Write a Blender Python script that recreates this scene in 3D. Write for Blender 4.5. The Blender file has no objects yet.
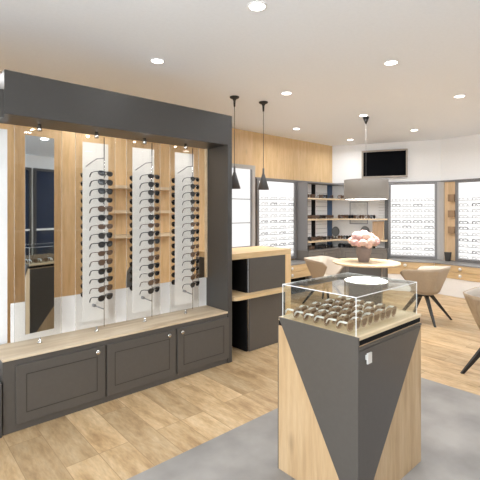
import bpy, bmesh, math, random
from mathutils import Vector, Matrix
random.seed(4)
S = bpy.context.scene
COL = S.collection
PI = math.pi

# ------------------------------------------------------------------ materials
def srgb(r, g, b):
    f = lambda c: (c/255/12.92) if c/255 <= .04045 else ((c/255+.055)/1.055)**2.4
    return (f(r), f(g), f(b), 1)

def new_mat(name):
    m = bpy.data.materials.new(name); m.use_nodes = True
    nt = m.node_tree; nt.nodes.clear()
    out = nt.nodes.new('ShaderNodeOutputMaterial')
    return m, nt, out

def plain(name, col, rough=.5, metal=0, noise=.0, nscale=40, emit=0, coat=0, spec=.5, bump=0):
    m, nt, out = new_mat(name)
    p = nt.nodes.new('ShaderNodeBsdfPrincipled')
    p.inputs['Roughness'].default_value = rough
    p.inputs['Metallic'].default_value = metal
    p.inputs['Coat Weight'].default_value = coat
    p.inputs['Specular IOR Level'].default_value = spec
    c = srgb(*col)
    tc = nt.nodes.new('ShaderNodeTexCoord')
    n = nt.nodes.new('ShaderNodeTexNoise'); n.inputs['Scale'].default_value = nscale
    n.inputs['Detail'].default_value = 4
    nt.links.new(tc.outputs['Object'], n.inputs['Vector'])
    r = nt.nodes.new('ShaderNodeValToRGB')
    k = max(noise, .015)
    r.color_ramp.elements[0].position = .3; r.color_ramp.elements[1].position = .7
    r.color_ramp.elements[0].color = tuple(v*(1-k) for v in c[:3])+(1,)
    r.color_ramp.elements[1].color = tuple(min(1, v*(1+k)) for v in c[:3])+(1,)
    nt.links.new(n.outputs['Fac'], r.inputs['Fac'])
    nt.links.new(r.outputs['Color'], p.inputs['Base Color'])
    if bump:
        b = nt.nodes.new('ShaderNodeBump'); b.inputs['Strength'].default_value = bump
        b.inputs['Distance'].default_value = .002
        nt.links.new(n.outputs['Fac'], b.inputs['Height']); nt.links.new(b.outputs['Normal'], p.inputs['Normal'])
    if emit:
        p.inputs['Emission Color'].default_value = c
        p.inputs['Emission Strength'].default_value = emit
    nt.links.new(p.outputs['BSDF'], out.inputs['Surface'])
    return m

def wood(name, dark, mid, light, axis='Z', scale=1.0, rough=.45, plank=None, contrast=1):
    """oak-like grain running along axis; plank=(length,width) lays boards along Y"""
    m, nt, out = new_mat(name); N = nt.nodes.new; L = nt.links.new
    p = N('ShaderNodeBsdfPrincipled'); p.inputs['Roughness'].default_value = rough
    tc = N('ShaderNodeTexCoord')
    mp = N('ShaderNodeMapping')
    st = {'X': (.9, 9, 9), 'Y': (9, .9, 9), 'Z': (9, 9, .9)}[axis]
    if plank: st = (8, 1.9, 6)
    mp.inputs['Scale'].default_value = tuple(v*scale for v in st)
    src = tc.outputs['Object']
    if plank:
        mr = N('ShaderNodeMapping'); mr.inputs['Rotation'].default_value = (0, 0, PI/2)
        L(src, mr.inputs['Vector'])
        bk = N('ShaderNodeTexBrick')
        bk.inputs['Scale'].default_value = 1
        bk.inputs['Brick Width'].default_value = plank[0]; bk.inputs['Row Height'].default_value = plank[1]
        bk.inputs['Mortar Size'].default_value = .0022; bk.inputs['Mortar Smooth'].default_value = .3
        bk.offset = .37; bk.offset_frequency = 3
        bk.inputs['Color1'].default_value = (0, 0, 0, 1); bk.inputs['Color2'].default_value = (1, 1, 1, 1)
        bk.inputs['Mortar'].default_value = (.5, .5, .5, 1)
        L(mr.outputs['Vector'], bk.inputs['Vector'])
        add = N('ShaderNodeVectorMath'); add.operation = 'MULTIPLY_ADD'
        add.inputs[1].default_value = (7, 13, 5)
        L(bk.outputs['Color'], add.inputs[0]); L(src, add.inputs[2])
        src = add.outputs['Vector']
    L(src, mp.inputs['Vector'])
    n1 = N('ShaderNodeTexNoise'); n1.inputs['Scale'].default_value = 1.2; n1.inputs['Detail'].default_value = 5
    n1.inputs['Distortion'].default_value = .25 if plank else .7; n1.inputs['Roughness'].default_value = .68 if plank else .55; n1.inputs['Detail'].default_value = 8
    L(mp.outputs['Vector'], n1.inputs['Vector'])
    rp = N('ShaderNodeValToRGB'); e = rp.color_ramp.elements
    e[0].position = .28; e[0].color = srgb(*dark); e[1].position = .72; e[1].color = srgb(*light)
    k = e.new(.48); k.color = srgb(*mid)
    L(n1.outputs['Fac'], rp.inputs['Fac'])
    n2 = N('ShaderNodeTexNoise'); n2.inputs['Scale'].default_value = 9; n2.inputs['Detail'].default_value = 3
    L(mp.outputs['Vector'], n2.inputs['Vector'])
    mr2 = N('ShaderNodeMapRange'); mr2.inputs['To Min'].default_value = .74 if plank else .86; mr2.inputs['To Max'].default_value = 1.22 if plank else 1.1
    L(n2.outputs['Fac'], mr2.inputs['Value'])
    mx = N('ShaderNodeMix'); mx.data_type = 'RGBA'; mx.blend_type = 'MULTIPLY'; mx.inputs['Factor'].default_value = 1
    L(rp.outputs['Color'], mx.inputs['A']); L(mr2.outputs['Result'], mx.inputs['B'])
    col = mx.outputs['Result']
    # knots
    v = N('ShaderNodeTexVoronoi'); v.inputs['Scale'].default_value = 2.6
    mk = N('ShaderNodeMapping')
    sk = {'X': (.5, 1.3, 1.3), 'Y': (1.3, .5, 1.3), 'Z': (1.3, 1.3, .5)}[axis]
    mk.inputs['Scale'].default_value = sk; L(src, mk.inputs['Vector']); L(mk.outputs['Vector'], v.inputs['Vector'])
    kr = N('ShaderNodeMapRange'); kr.inputs['From Min'].default_value = .02; kr.inputs['From Max'].default_value = .10
    kr.inputs['To Min'].default_value = .62; kr.inputs['To Max'].default_value = 1
    L(v.outputs['Distance'], kr.inputs['Value'])
    m3 = N('ShaderNodeMix'); m3.data_type = 'RGBA'; m3.blend_type = 'MULTIPLY'; m3.inputs['Factor'].default_value = .7
    L(col, m3.inputs['A']); L(kr.outputs['Result'], m3.inputs['B']); col = m3.outputs['Result']
    if plank:
        tr = N('ShaderNodeMapRange'); tr.inputs['To Min'].default_value = .80; tr.inputs['To Max'].default_value = 1.12
        L(bk.outputs['Color'], tr.inputs['Value'])
        m4 = N('ShaderNodeMix'); m4.data_type = 'RGBA'; m4.blend_type = 'MULTIPLY'; m4.inputs['Factor'].default_value = 1
        L(col, m4.inputs['A']); L(tr.outputs['Result'], m4.inputs['B'])
        m5 = N('ShaderNodeMix'); m5.data_type = 'RGBA'; m5.blend_type = 'MIX'
        mf = N('ShaderNodeMath'); mf.operation = 'MULTIPLY'; mf.inputs[1].default_value = .55
        L(bk.outputs['Fac'], mf.inputs[0]); L(mf.outputs[0], m5.inputs['Factor'])
        L(m4.outputs['Result'], m5.inputs['A']); m5.inputs['B'].default_value = srgb(120, 92, 58)
        col = m5.outputs['Result']
    L(col, p.inputs['Base Color'])
    L(p.outputs['BSDF'], out.inputs['Surface'])
    return m

def glass(name, tint=(255, 255, 255), gloss=.9, ior=1.45, rough=.0):
    m, nt, out = new_mat(name); N = nt.nodes.new; L = nt.links.new
    t = N('ShaderNodeBsdfTransparent'); t.inputs['Color'].default_value = srgb(*tint)
    g = N('ShaderNodeBsdfGlossy'); g.inputs['Roughness'].default_value = rough
    g.inputs['Color'].default_value = (gloss, gloss, gloss, 1)
    ge = N('ShaderNodeNewGeometry'); dt = N('ShaderNodeVectorMath'); dt.operation = 'DOT_PRODUCT'
    L(ge.outputs['Incoming'], dt.inputs[0]); L(ge.outputs['Normal'], dt.inputs[1])
    def mth(op, a, b):
        q = N('ShaderNodeMath'); q.operation = op
        for i, v in enumerate((a, b)):
            if v is None: continue
            if isinstance(v, (int, float)): q.inputs[i].default_value = v
            else: L(v, q.inputs[i])
        return q.outputs[0]
    f0 = ((ior-1)/(ior+1))**2
    c = mth('SUBTRACT', 1, mth('ABSOLUTE', dt.outputs['Value'], None))
    fr = mth('ADD', mth('MULTIPLY', mth('POWER', c, 5), 1-f0), f0)
    mx = N('ShaderNodeMixShader'); L(fr, mx.inputs[0]); L(t.outputs[0], mx.inputs[1]); L(g.outputs[0], mx.inputs[2])
    L(mx.outputs[0], out.inputs['Surface'])
    return m

def frosted(name, col, trans=.4):
    m, nt, out = new_mat(name); N = nt.nodes.new; L = nt.links.new
    t = N('ShaderNodeBsdfTransparent'); t.inputs['Color'].default_value = (1, 1, 1, 1)
    p = N('ShaderNodeBsdfPrincipled'); p.inputs['Base Color'].default_value = srgb(*col); p.inputs['Roughness'].default_value = .2
    mx = N('ShaderNodeMixShader'); mx.inputs[0].default_value = 1-trans
    L(t.outputs[0], mx.inputs[1]); L(p.outputs[0], mx.inputs[2]); L(mx.outputs[0], out.inputs['Surface'])
    return m

def emis(name, col, s):
    m, nt, out = new_mat(name); N = nt.nodes.new
    e = N('ShaderNodeEmission'); e.inputs['Color'].default_value = srgb(*col); e.inputs['Strength'].default_value = s
    nt.links.new(e.outputs[0], out.inputs['Surface'])
    return m

M = dict(
    white=plain('white paint', (238, 237, 236), .8),
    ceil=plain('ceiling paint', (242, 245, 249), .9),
    white_lam=plain('white laminate', (238, 236, 234), .35),
    grey=plain('grey lacquer', (80, 75, 70), .38, noise=.03),
    charcoal=plain('charcoal lacquer', (64, 61, 58), .38, noise=.03),
    groove=plain('dark groove', (48, 42, 36), .6),
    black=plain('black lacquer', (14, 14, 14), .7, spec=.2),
    blackmetal=plain('black metal', (30, 29, 29), .4),
    pendant=plain('anthracite metal', (88, 87, 88), .45),
    alu=plain('grey aluminium', (128, 126, 126), .4, metal=.2),
    frame_l=plain('light frame', (182, 178, 174), .45),
    nickel=plain('satin nickel', (232, 230, 226), .3, metal=.5),
    chrome=plain('chrome', (205, 203, 200), .15, metal=1),
    counter_grey=plain('grey worktop', (146, 144, 142), .3),
    cab_grey=plain('warm grey cabinet', (120, 114, 108), .5),
    wood_v=wood('pale oak vertical', (206, 170, 120), (218, 184, 136), (226, 194, 150), 'Z', 1.6),
    wood_h=wood('pale oak horizontal', (192, 160, 116), (208, 178, 134), (218, 190, 150), 'X', 1.3),
    wood_b=wood('oak display body', (166, 136, 100), (184, 154, 116), (196, 168, 132), 'Z', 1.5),
    wood_top=wood('bleached oak top', (176, 152, 122), (202, 182, 154), (218, 202, 178), 'X', 1.1),
    wood_tbl=wood('maple table', (206, 182, 148), (218, 196, 164), (226, 206, 176), 'X', .8),
    wood_tray=wood('maple tray', (196, 168, 130), (216, 192, 156), (226, 206, 174), 'X', .8),
    veneer=wood('greyed oak veneer', (140, 116, 90), (164, 140, 112), (180, 158, 130), 'Z', 1.6),
    floor=wood('oak floor boards', (146, 114, 78), (190, 160, 120), (214, 190, 154), 'Y', 1.0, .42, plank=(1.22, .2)),
    glass=glass('clear glass', (250, 252, 251)),
    glass_edge=frosted('polished glass edge', (252, 252, 252), .05),
    acr=glass('acrylic sheet', (248, 247, 245), .9, 1.45),
    acr_edge=frosted('soft sheet edge', (225, 218, 210), .6),
    strip=frosted('frosted white strip', (248, 247, 246), .05),
    mirror=plain('mirror', (205, 212, 216), .02, metal=1),
    lens_dark=plain('dark lens', (24, 25, 28), .12),
    lens_tan=plain('tan lens', (122, 94, 74), .1),
    lens_brown=plain('brown lens', (92, 70, 54), .18),
    fr_black=plain('black acetate', (18, 18, 20), .3),
    fr_brown=plain('tortoiseshell acetate', (84, 62, 46), .3, noise=.3, nscale=160),
    fr_tan=plain('tan acetate', (158, 132, 106), .3, noise=.3, nscale=120),
    fr_clear=plain('pale clear acetate', (150, 148, 148), .3),
    fr_slate=plain('slate wire', (92, 92, 96), .4),
    shell_out=plain('tan chair shell', (170, 152, 130), .55, noise=.04),
    pad=plain('cream seat pad', (192, 182, 170), .9, noise=.05, nscale=200),
    shade=plain('greige fabric shade', (140, 133, 125), .95, noise=.06, nscale=260),
    diffuser=emis('lamp diffuser', (255, 250, 242), 9),
    spot=emis('downlight lens', (255, 252, 246), 9),
    panel=emis('backlit panel', (255, 253, 251), .95),
    vase=plain('brown stoneware', (122, 108, 102), .6, noise=.08),
    petal=plain('blush petals', (208, 178, 166), .8, noise=.08, nscale=60),
    petal2=plain('dusty pink petals', (192, 154, 150), .8, noise=.08, nscale=60),
    leaf=plain('sage leaves', (92, 96, 74), .7),
    screen=plain('dark screen', (6, 6, 9), .3, spec=.03),
    tvframe=plain('champagne metal', (150, 138, 126), .35, metal=.3),
    carpet=plain('grey screed', (146, 142, 138), .6, noise=.22, nscale=3, bump=.1),
    blueglass=plain('dusk blue glazing', (20, 34, 58), .12),
    blue=plain('blue reflection strip', (64, 90, 124), .5),  # colour of a mirror reflection behind the corner shelves
    mesh_grey=plain('grey mesh', (96, 98, 98), .8, noise=.2, nscale=300),
    picture=plain('pale print', (214, 212, 208), .6, noise=.1, nscale=18),
    warm_niche=wood('warm niche oak', (196, 162, 124), (212, 180, 142), (222, 194, 158), 'Z', 1.2),
    brown_block=wood('brown wood', (132, 104, 76), (152, 122, 92), (166, 136, 104), 'Z', 1.2),
)

# ------------------------------------------------------------------ mesh helpers
def bx(bm, x0, x1, y0, y1, z0, z1, mi=0):
    vs = [bm.verts.new((x, y, z)) for x in (x0, x1) for y in (y0, y1) for z in (z0, z1)]
    for f in ((0, 1, 3, 2), (4, 6, 7, 5), (0, 4, 5, 1), (2, 3, 7, 6), (0, 2, 6, 4), (1, 5, 7, 3)):
        fc = bm.faces.new([vs[i] for i in f]); fc.material_index = mi
    return vs

def prism(bm, pts, a0, a1, axis='z', mi=0):
    def mk(p, a):
        return {'z': (p[0], p[1], a), 'y': (p[0], a, p[1]), 'x': (a, p[0], p[1])}[axis]
    lo = [bm.verts.new(mk(p, a0)) for p in pts]; hi = [bm.verts.new(mk(p, a1)) for p in pts]
    fs = [bm.faces.new(lo[::-1]), bm.faces.new(hi)]
    n = len(pts)
    for i in range(n):
        fs.append(bm.faces.new((lo[i], lo[(i+1) % n], hi[(i+1) % n], hi[i])))
    for f in fs: f.material_index = mi

def tube(bm, pts, r, seg=8, mi=0, flat=None):
    """sweep a circle (radius or list of radii) along pts"""
    pts = [Vector(p) for p in pts]; n = len(pts)
    rs = r if isinstance(r, (list, tuple)) else [r]*n
    rings = []
    up = Vector((0, 0, 1))
    for i, p in enumerate(pts):
        t = (pts[min(i+1, n-1)]-pts[max(i-1, 0)]).normalized()
        a = up if abs(t.dot(up)) < .95 else Vector((1, 0, 0))
        u = t.cross(a).normalized(); v = t.cross(u).normalized()
        fl = flat if flat else 1
        rings.append([bm.verts.new(p+u*math.cos(2*PI*k/seg)*rs[i]+v*math.sin(2*PI*k/seg)*rs[i]*fl) for k in range(seg)])
    for i in range(n-1):
        for k in range(seg):
            f = bm.faces.new((rings[i][k], rings[i][(k+1) % seg], rings[i+1][(k+1) % seg], rings[i+1][k])); f.material_index = mi; f.smooth = True
    for rg in (rings[0][::-1], rings[-1]):
        f = bm.faces.new(rg); f.material_index = mi

def lathe(bm, prof, seg=40, cx=0, cy=0, mi=0, smooth=True):
    rings = []
    for r, z in prof:
        rings.append([bm.verts.new((cx+r*math.cos(2*PI*k/seg), cy+r*math.sin(2*PI*k/seg), z)) for k in range(seg)] if r > 1e-6 else [bm.verts.new((cx, cy, z))])
    for a, b in zip(rings, rings[1:]):
        for k in range(seg):
            j = (k+1) % seg
            if len(a) == 1 and len(b) == 1: continue
            vs = (a[0], b[j], b[k]) if len(a) == 1 else ((a[k], a[j], b[0]) if len(b) == 1 else (a[k], a[j], b[j], b[k]))
            f = bm.faces.new(vs); f.material_index = mi; f.smooth = smooth

def obj(name, bm, mats, parent=None, loc=(0, 0, 0), rz=0, bevel=0, label=None, sharp=True):
    bmesh.ops.recalc_face_normals(bm, faces=bm.faces)
    me = bpy.data.meshes.new(name); bm.to_mesh(me); bm.free()
    for m in (mats if isinstance(mats, (list, tuple)) else [mats]): me.materials.append(m)
    o = bpy.data.objects.new(name, me); COL.objects.link(o)
    o.location = loc; o.rotation_euler = (0, 0, rz)
    if parent: o.parent = parent
    if bevel:
        b = o.modifiers.new('bevel', 'BEVEL'); b.width = bevel; b.segments = 2; b.limit_method = 'ANGLE'
    if label: o['label'] = label
    return o

def box(name, dims, mat, parent=None, bevel=0, label=None, **k):
    bm = bmesh.new(); bx(bm, *dims); return obj(name, bm, mat, parent, bevel=bevel, label=label, **k)

def thing(name, label, cat, loc=(0, 0, 0), rz=0, group=None):
    o = bpy.data.objects.new(name, None); COL.objects.link(o)
    o.location = loc; o.rotation_euler = (0, 0, rz); o['label'] = label; o['category'] = cat
    o.empty_display_size = .1
    if group: o['group'] = group
    return o

def tag(o, label, cat, group=None):
    o['label'] = label; o['category'] = cat
    if group: o['group'] = group
    return o

def struct(o):
    o['kind'] = 'structure'; return o

def copy_tree(o, parent=None):
    c = o.copy(); COL.objects.link(c)
    if parent: c.parent = parent
    for ch in list(o.children): copy_tree(ch, c)
    return c

def remove_tree(o):
    for ch in list(o.children): remove_tree(ch)
    bpy.data.objects.remove(o)

ORD = ['first', 'second', 'third', 'fourth', 'fifth', 'sixth', 'seventh', 'eighth', 'ninth', 'tenth', 'eleventh', 'twelfth', 'thirteenth', 'fourteenth', 'fifteenth', 'sixteenth', 'seventeenth', 'eighteenth']

# ------------------------------------------------------------------ room shell
CZ = 2.873
A = Vector((7.12, 5.08)); B = Vector((8.04, 3.23)); d1 = (B-A).normalized(); R1 = math.atan2(d1.y, d1.x)
d2 = Vector((-.13, -.9915)).normalized(); R2 = math.atan2(d2.y, d2.x)
LR = 6.85; Cn = B+d2*LR
XL, YF = -2.6, -3.56
floor_poly = [(XL, YF), (Cn.x, YF), (B.x, B.y), (A.x, A.y), (XL, 5.08)]
bm = bmesh.new(); prism(bm, floor_poly, -.1, 0); struct(obj('floor', bm, M['floor']))
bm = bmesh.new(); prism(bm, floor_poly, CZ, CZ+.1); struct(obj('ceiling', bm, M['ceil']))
bm = bmesh.new(); prism(bm, [(XL, YF), (3.625, YF), (3.625, 2.10), (XL, 2.10)], 0, .003); o = struct(obj('floor', bm, M['carpet']))
struct(box('wall_back', (XL, A.x, 5.08, 5.2, 0, CZ), M['wood_v']))
bm = bmesh.new(); bx(bm, 0, (B-A).length, 0, .12, 0, CZ); struct(obj('wall_diagonal', bm, M['white'], loc=(A.x, A.y, 0), rz=R1))
bm = bmesh.new(); bx(bm, 0, 3.3, 0, .12, 0, CZ); bx(bm, 6.4, LR, 0, .12, 0, CZ); bx(bm, 3.3, 6.4, 0, .12, 0, .35); bx(bm, 3.3, 6.4, 0, .12, 2.6, CZ); struct(obj('wall_right', bm, M['white'], loc=(B.x, B.y, 0), rz=R2))
# window added in the right wall, out of view, to bring in fill light
w = struct(bpy.data.objects.new('window_5', None)); COL.objects.link(w); w.location = (B.x, B.y, 0); w.rotation_euler = (0, 0, R2)  # added unseen window for fill light
WU0, WU1, WZ0, WZ1 = 3.3, 6.4, .35, 2.6
bm = bmesh.new()
for a in ((WU0, WU0+.06, WZ0, WZ1), (WU1-.06, WU1, WZ0, WZ1), (WU0+.06, WU1-.06, WZ0, WZ0+.06), (WU0+.06, WU1-.06, WZ1-.06, WZ1), ((WU0+WU1)/2-.03, (WU0+WU1)/2+.03, WZ0+.06, WZ1-.06)): bx(bm, a[0], a[1], .02, .08, a[2], a[3])
obj('window_frame', bm, M['white'], w)
box('window_pane', (WU0+.06, WU1-.06, .045, .05, WZ0+.06, WZ1-.06), M['glass'], w)
bm = bmesh.new()
for a in ((YF, -2.4, 0, CZ), (1.6, 5.08, 0, CZ), (-2.4, 1.6, 0, .35), (-2.4, 1.6, 2.6, CZ)): bx(bm, XL-.12, XL, *a)
struct(obj('wall_left', bm, M['white']))
w = struct(bpy.data.objects.new('window_6', None)); COL.objects.link(w); w.location = (XL, 0, 0)  # second unseen window, added for fill from the left
bm = bmesh.new()
for a in ((-2.4, -2.34, .35, 2.6), (1.54, 1.6, .35, 2.6), (-2.34, 1.54, .35, .41), (-2.34, 1.54, 2.54, 2.6), (-.43, -.37, .41, 2.54)): bx(bm, -.08, -.02, *a)
obj('window_frame', bm, M['white'], w)
box('window_pane', (-.055, -.05, -2.34, 1.54, .41, 2.54), M['glass'], w)
struct(box('wall_front', (XL, Cn.x, YF-.12, YF, 0, CZ), M['white']))
# shopfront glazing on the street side (seen in the mirror)
for i, x in enumerate((-1.6, 0.5, 2.6, 4.7)):
    w = struct(bpy.data.objects.new('window_%d' % (i+1), None)); COL.objects.link(w); w.location = (x, YF, 0)
    box('window_pane', (0.06, 1.98, .001, .02, .06, 2.5), M['blueglass'], w)
    bm = bmesh.new()
    for a in ((0, .06, 0, .04, 0, 2.56), (1.98, 2.04, 0, .04, 0, 2.56), (.06, 1.98, 0, .04, 2.5, 2.56), (.06, 1.98, 0, .04, 0, .06)): bx(bm, *a)
    obj('window_frame', bm, M['charcoal'], w)
    box('transom', (.06, 1.98, .02, .06, 1.02, 1.06), M['white_lam'], w)

# neighbouring recessed bay left of the display cabinet
t = thing('wall_bay', 'dark fascia over a white panel at the left edge behind the display cabinet', 'cabinet', (-.15, 3.56, 0))
box('fascia', (-.75, .755, -.51, .2, 2.12, 2.31), M['charcoal'], t)
box('panel', (-.75, .86, -.10, 0, .2, 2.119), M['white'], t)
box('plinth', (-.75, .742, -.52, -.151, 0, .36), M['charcoal'], t)

# frosted door on the back wall
dr = struct(bpy.data.objects.new('door_1', None)); COL.objects.link(dr); dr.location = (3.86, 5.08, 0)
bm = bmesh.new()
for a in ((0, .07, -.06, 0, 0, 2.28), (.88, .95, -.06, 0, 0, 2.28), (.07, .88, -.06, 0, 2.21, 2.28)): bx(bm, *a)
obj('door_frame', bm, M['frame_l'], dr, bevel=.004)
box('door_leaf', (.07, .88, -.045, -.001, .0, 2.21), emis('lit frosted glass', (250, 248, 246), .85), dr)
bm = bmesh.new()
for z in (.5, .9, 1.3, 1.7): bx(bm, .1, .84, -.05, -.045, z-.006, z+.006)
bx(bm, .84, .88, -.055, -.045, 0, 2.21)
obj('glazing_bar', bm, M['alu'], dr)

# ------------------------------------------------------------------ lights
def area(name, loc, size, power, color=(1, .95, .88), rot=(0, 0, 0), spread=PI):
    l = bpy.data.lights.new(name, 'AREA'); l.shape = 'DISK'; l.size = size; l.energy = power; l.color = color; l.spread = spread
    o = bpy.data.objects.new(name, l); COL.objects.link(o); o.location = loc; o.rotation_euler = rot; return o

wl = bpy.data.lights.new('window_fill', 'AREA'); wl.shape = 'RECTANGLE'; wl.size = 3.0; wl.size_y = 2.1; wl.energy = 560; wl.color = (.86, .93, 1)  # area lamps added at the unseen windows, tilted up to brighten the ceiling
w2 = wl.copy(); w2.size = 3.9; w2.energy = 270; w2.color = (.93, .96, 1); w3 = bpy.data.objects.new('window_fill', w2); COL.objects.link(w3); w3.location = (XL-.16, -.4, 1.48); w3.rotation_euler = (PI/2+.25, 0, -PI/2)
wo = bpy.data.objects.new('window_fill', wl); COL.objects.link(wo)
pw = B+d2*4.85+Vector((-d2.y, d2.x))*.16; wo.location = (pw.x, pw.y, 1.48); wo.rotation_euler = (PI/2+.25, 0, R2)
xs = [-1.4, .24, 1.88, 3.52, 5.16, 6.75]; ys = [-2.6, -1.1, .4, 1.86, 3.15, 4.40]
LBL = {(1.88, 1.86): 'large round downlight at the top of the photo, nearest the viewer',
       (1.88, 3.15): 'round downlight above the dark fascia of the display cabinet',
       (3.52, 1.86): 'round downlight high on the ceiling, largest right of the two cone pendants',
       (3.52, 3.15): 'round downlight just right of the two black cone pendants',
       (5.16, 1.86): 'round downlight near the right edge of the photo',
       (5.16, 3.15): 'round downlight beside the canopy of the drum pendant',
       (5.16, 4.40): 'small downlight in front of the wood cladding',
       (6.75, 3.15): 'small downlight right of the drum pendant, above the wall screen',
       (6.75, 4.40): 'smallest downlight, far corner where wood cladding meets white wall'}
proto = None
for x in xs:
    for y in ys:
        if (x, y) in ((6.75, -2.6), (3.52, 4.40)): continue
        if proto is None:
            proto = thing('ceiling_downlight', '', 'downlight', group='recessed ceiling downlights')
            bm = bmesh.new(); lathe(bm, [(.062, .0), (.066, -.006), (.078, -.004), (.08, 0)], 32); obj('trim_ring', bm, M['white'], proto)
            bm = bmesh.new(); lathe(bm, [(0, -.003), (.063, -.003)], 32); obj('lens', bm, M['spot'], proto)
            c = proto
        else: c = copy_tree(proto)
        c.location = (x, {(1.88, 1.86): 1.944, (1.88, 3.15): 3.256, (1.88, 4.40): 4.62, (.24, 4.40): 4.62}.get((x, y), y), CZ-.0005); c.scale = (.85, .85, 1)  # hidden downlights behind the fascia are added to brighten the wood wall
        c['label'] = LBL.get((x, y), 'round downlight on the ceiling out of view')
        area('downlight_lamp', (x, 4.62 if y == 4.40 and x < 3 else y, CZ-.02), .14, 6 if y == 4.40 and x < 3 else (2.5 if x < 1 else 3.5 if x < 3 else 5 if x < 5 else 6), (.96, .98, 1), spread=math.radians(165))

# ------------------------------------------------------------------ sunglasses
def lens_outline(cx, w, h, n=16, wrap=0):
    pts = []
    for k in range(n):
        a = 2*PI*k/n; c, s = math.cos(a), math.sin(a)
        x = abs(c)**.75*math.copysign(1, c)*w/2; z = abs(s)**.8*math.copysign(1, s)*h/2
        if s < 0: x *= .9
        pts.append((cx+x, z))
    return pts
def curve_y(x): return 1.4*x*x          # wrap of the front, back at the temples (+y)

def bm_lens(bm, side, mi=0):
    pts = lens_outline(side*.036, .056, .042)
    f = [bm.verts.new((x, curve_y(x)-.001, z)) for x, z in pts]; b = [bm.verts.new((x, curve_y(x)+.001, z)) for x, z in pts]
    for fc in (bm.faces.new(f), bm.faces.new(b[::-1])): fc.material_index = mi
    n = len(pts)
    for i in range(n):
        fc = bm.faces.new((f[i], b[i], b[(i+1) % n], f[(i+1) % n])); fc.material_index = mi
def bm_front(bm, mi=0, r=.0028, seg=5):
    for s in (-1, 1):
        pts = lens_outline(s*.036, .058, .044)
        P = [(x, curve_y(x), z) for x, z in pts]; P.append(P[0])
        tube(bm, P, r, seg, mi)
    tube(bm, [(-.011, 0, .008), (0, -.002, .011), (.011, 0, .008)], r, seg, mi)
    tube(bm, [(-.060, curve_y(.06), .013), (0, -.001, .018), (.060, curve_y(.06), .013)], r*.9, seg, mi)
def bm_temple(bm, s, mi=0, r=.0028, L=.13, seg=5, drop=1):
    x = s*.067; y0 = curve_y(.066)
    tube(bm, [(s*.062, y0-.001, .013), (x, y0+.008, .013), (x, y0+L*.45, .011), (x*.97, y0+L*.75, .011-.007*drop), (x*.95, y0+L*.9, .008-.022*drop), (x*.94, y0+L*.97, .004-.040*drop)], [r*1.6, r*2, r*1.9, r*1.9, r*2, r*1.5], seg, mi, flat=.6)

def make_sunglasses(frm, lens, L=.13, drop=1, r=.0028):
    t = thing('sunglasses', '', 'sunglasses')
    bm = bmesh.new(); bm_front(bm, 0, r); obj('frame_front', bm, frm, t)
    for s in (-1, 1):
        bm = bmesh.new(); bm_lens(bm, s); obj('lens', bm, lens, t)
        bm = bmesh.new(); bm_temple(bm, s, 0, r, L, 5, drop); obj('temple', bm, frm, t)
    return t
def small_glasses(name, frm, lens, r=.0035, L=.12, seg=4):
    bm = bmesh.new(); bm_front(bm, 0, r, seg)
    for s in (-1, 1):
        if lens: bm_lens(bm, s, 1)
        bm_temple(bm, s, 0, r, L, seg, .45)
    return obj(name, bm, [frm, lens] if lens else [frm])

# ------------------------------------------------------------------ big display cabinet on the left
FX0, FX1, FY0, FY1 = .597, 2.6, 3.047, 3.41
t = thing('display_cabinet', 'large dark grey built-in display cabinet with three doors and open niche', 'cabinet', (0, 0, 0))
box('fascia', (FX0+.01, FX1, FY0, FY1, 2.15, 2.444), M['charcoal'], t, bevel=.003)
box('side_panel', (2.545, FX1, FY0, FY1, .0, 2.15), M['charcoal'], t, bevel=.003)
bm = bmesh.new(); prism(bm, [(.600, FY0+.012), (2.545, FY0+.012), (2.545, FY1), (.600, FY1)], 0, .492); obj('carcass', bm, M['grey'], t, bevel=.002)
bm = bmesh.new(); prism(bm, [(.597, FY0), (2.545, FY0), (2.545, FY1), (.597, FY1)], .492, .511); obj('worktop', bm, M['wood_top'], t, bevel=.002, label='bleached oak worktop of the display cabinet')
box('lower_back_panel', (.72, 2.545, FY1-.012, FY1-.002, .511, .805), M['white_lam'], t, label='white lower back panel')
box('niche_trim', (2.528, 2.545, FY1-.03, FY1-.001, .806, 2.15), M['wood_tbl'], t)
for k, (a, b, kx) in enumerate(((.677, 1.298, 1.235), (1.314, 1.94, 1.868), (1.962, 2.553, 2.003))):
    d = box('door', (a, b, FY0-.006, FY0+.012, .05, .452), M['grey'], t, bevel=.002)
    bm = bmesh.new(); g = .062; w = .005; y0, y1 = FY0-.0075, FY0-.006
    bx(bm, a+g, b-g, y0, y1, .118, .118+w); bx(bm, a+g, b-g, y0, y1, .384-w, .384)
    bx(bm, a+g, a+g+w, y0, y1, .118+w, .384-w); bx(bm, b-g-w, b-g, y0, y1, .118+w, .384-w)
    obj('groove', bm, M['groove'], d)
    bm = bmesh.new(); lathe(bm, [(0, .026), (.014, .024), (.019, .017), (.016, .009), (.007, .005), (.007, 0)], 16)
    bmesh.ops.rotate(bm, cent=(0, 0, 0), matrix=Matrix.Rotation(PI/2, 3, 'X'), verts=bm.verts)
    bmesh.ops.translate(bm, vec=(kx, FY0-.006, .418), verts=bm.verts)
    obj('knob', bm, M['chrome'], d, label='small chrome door knob')

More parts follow.
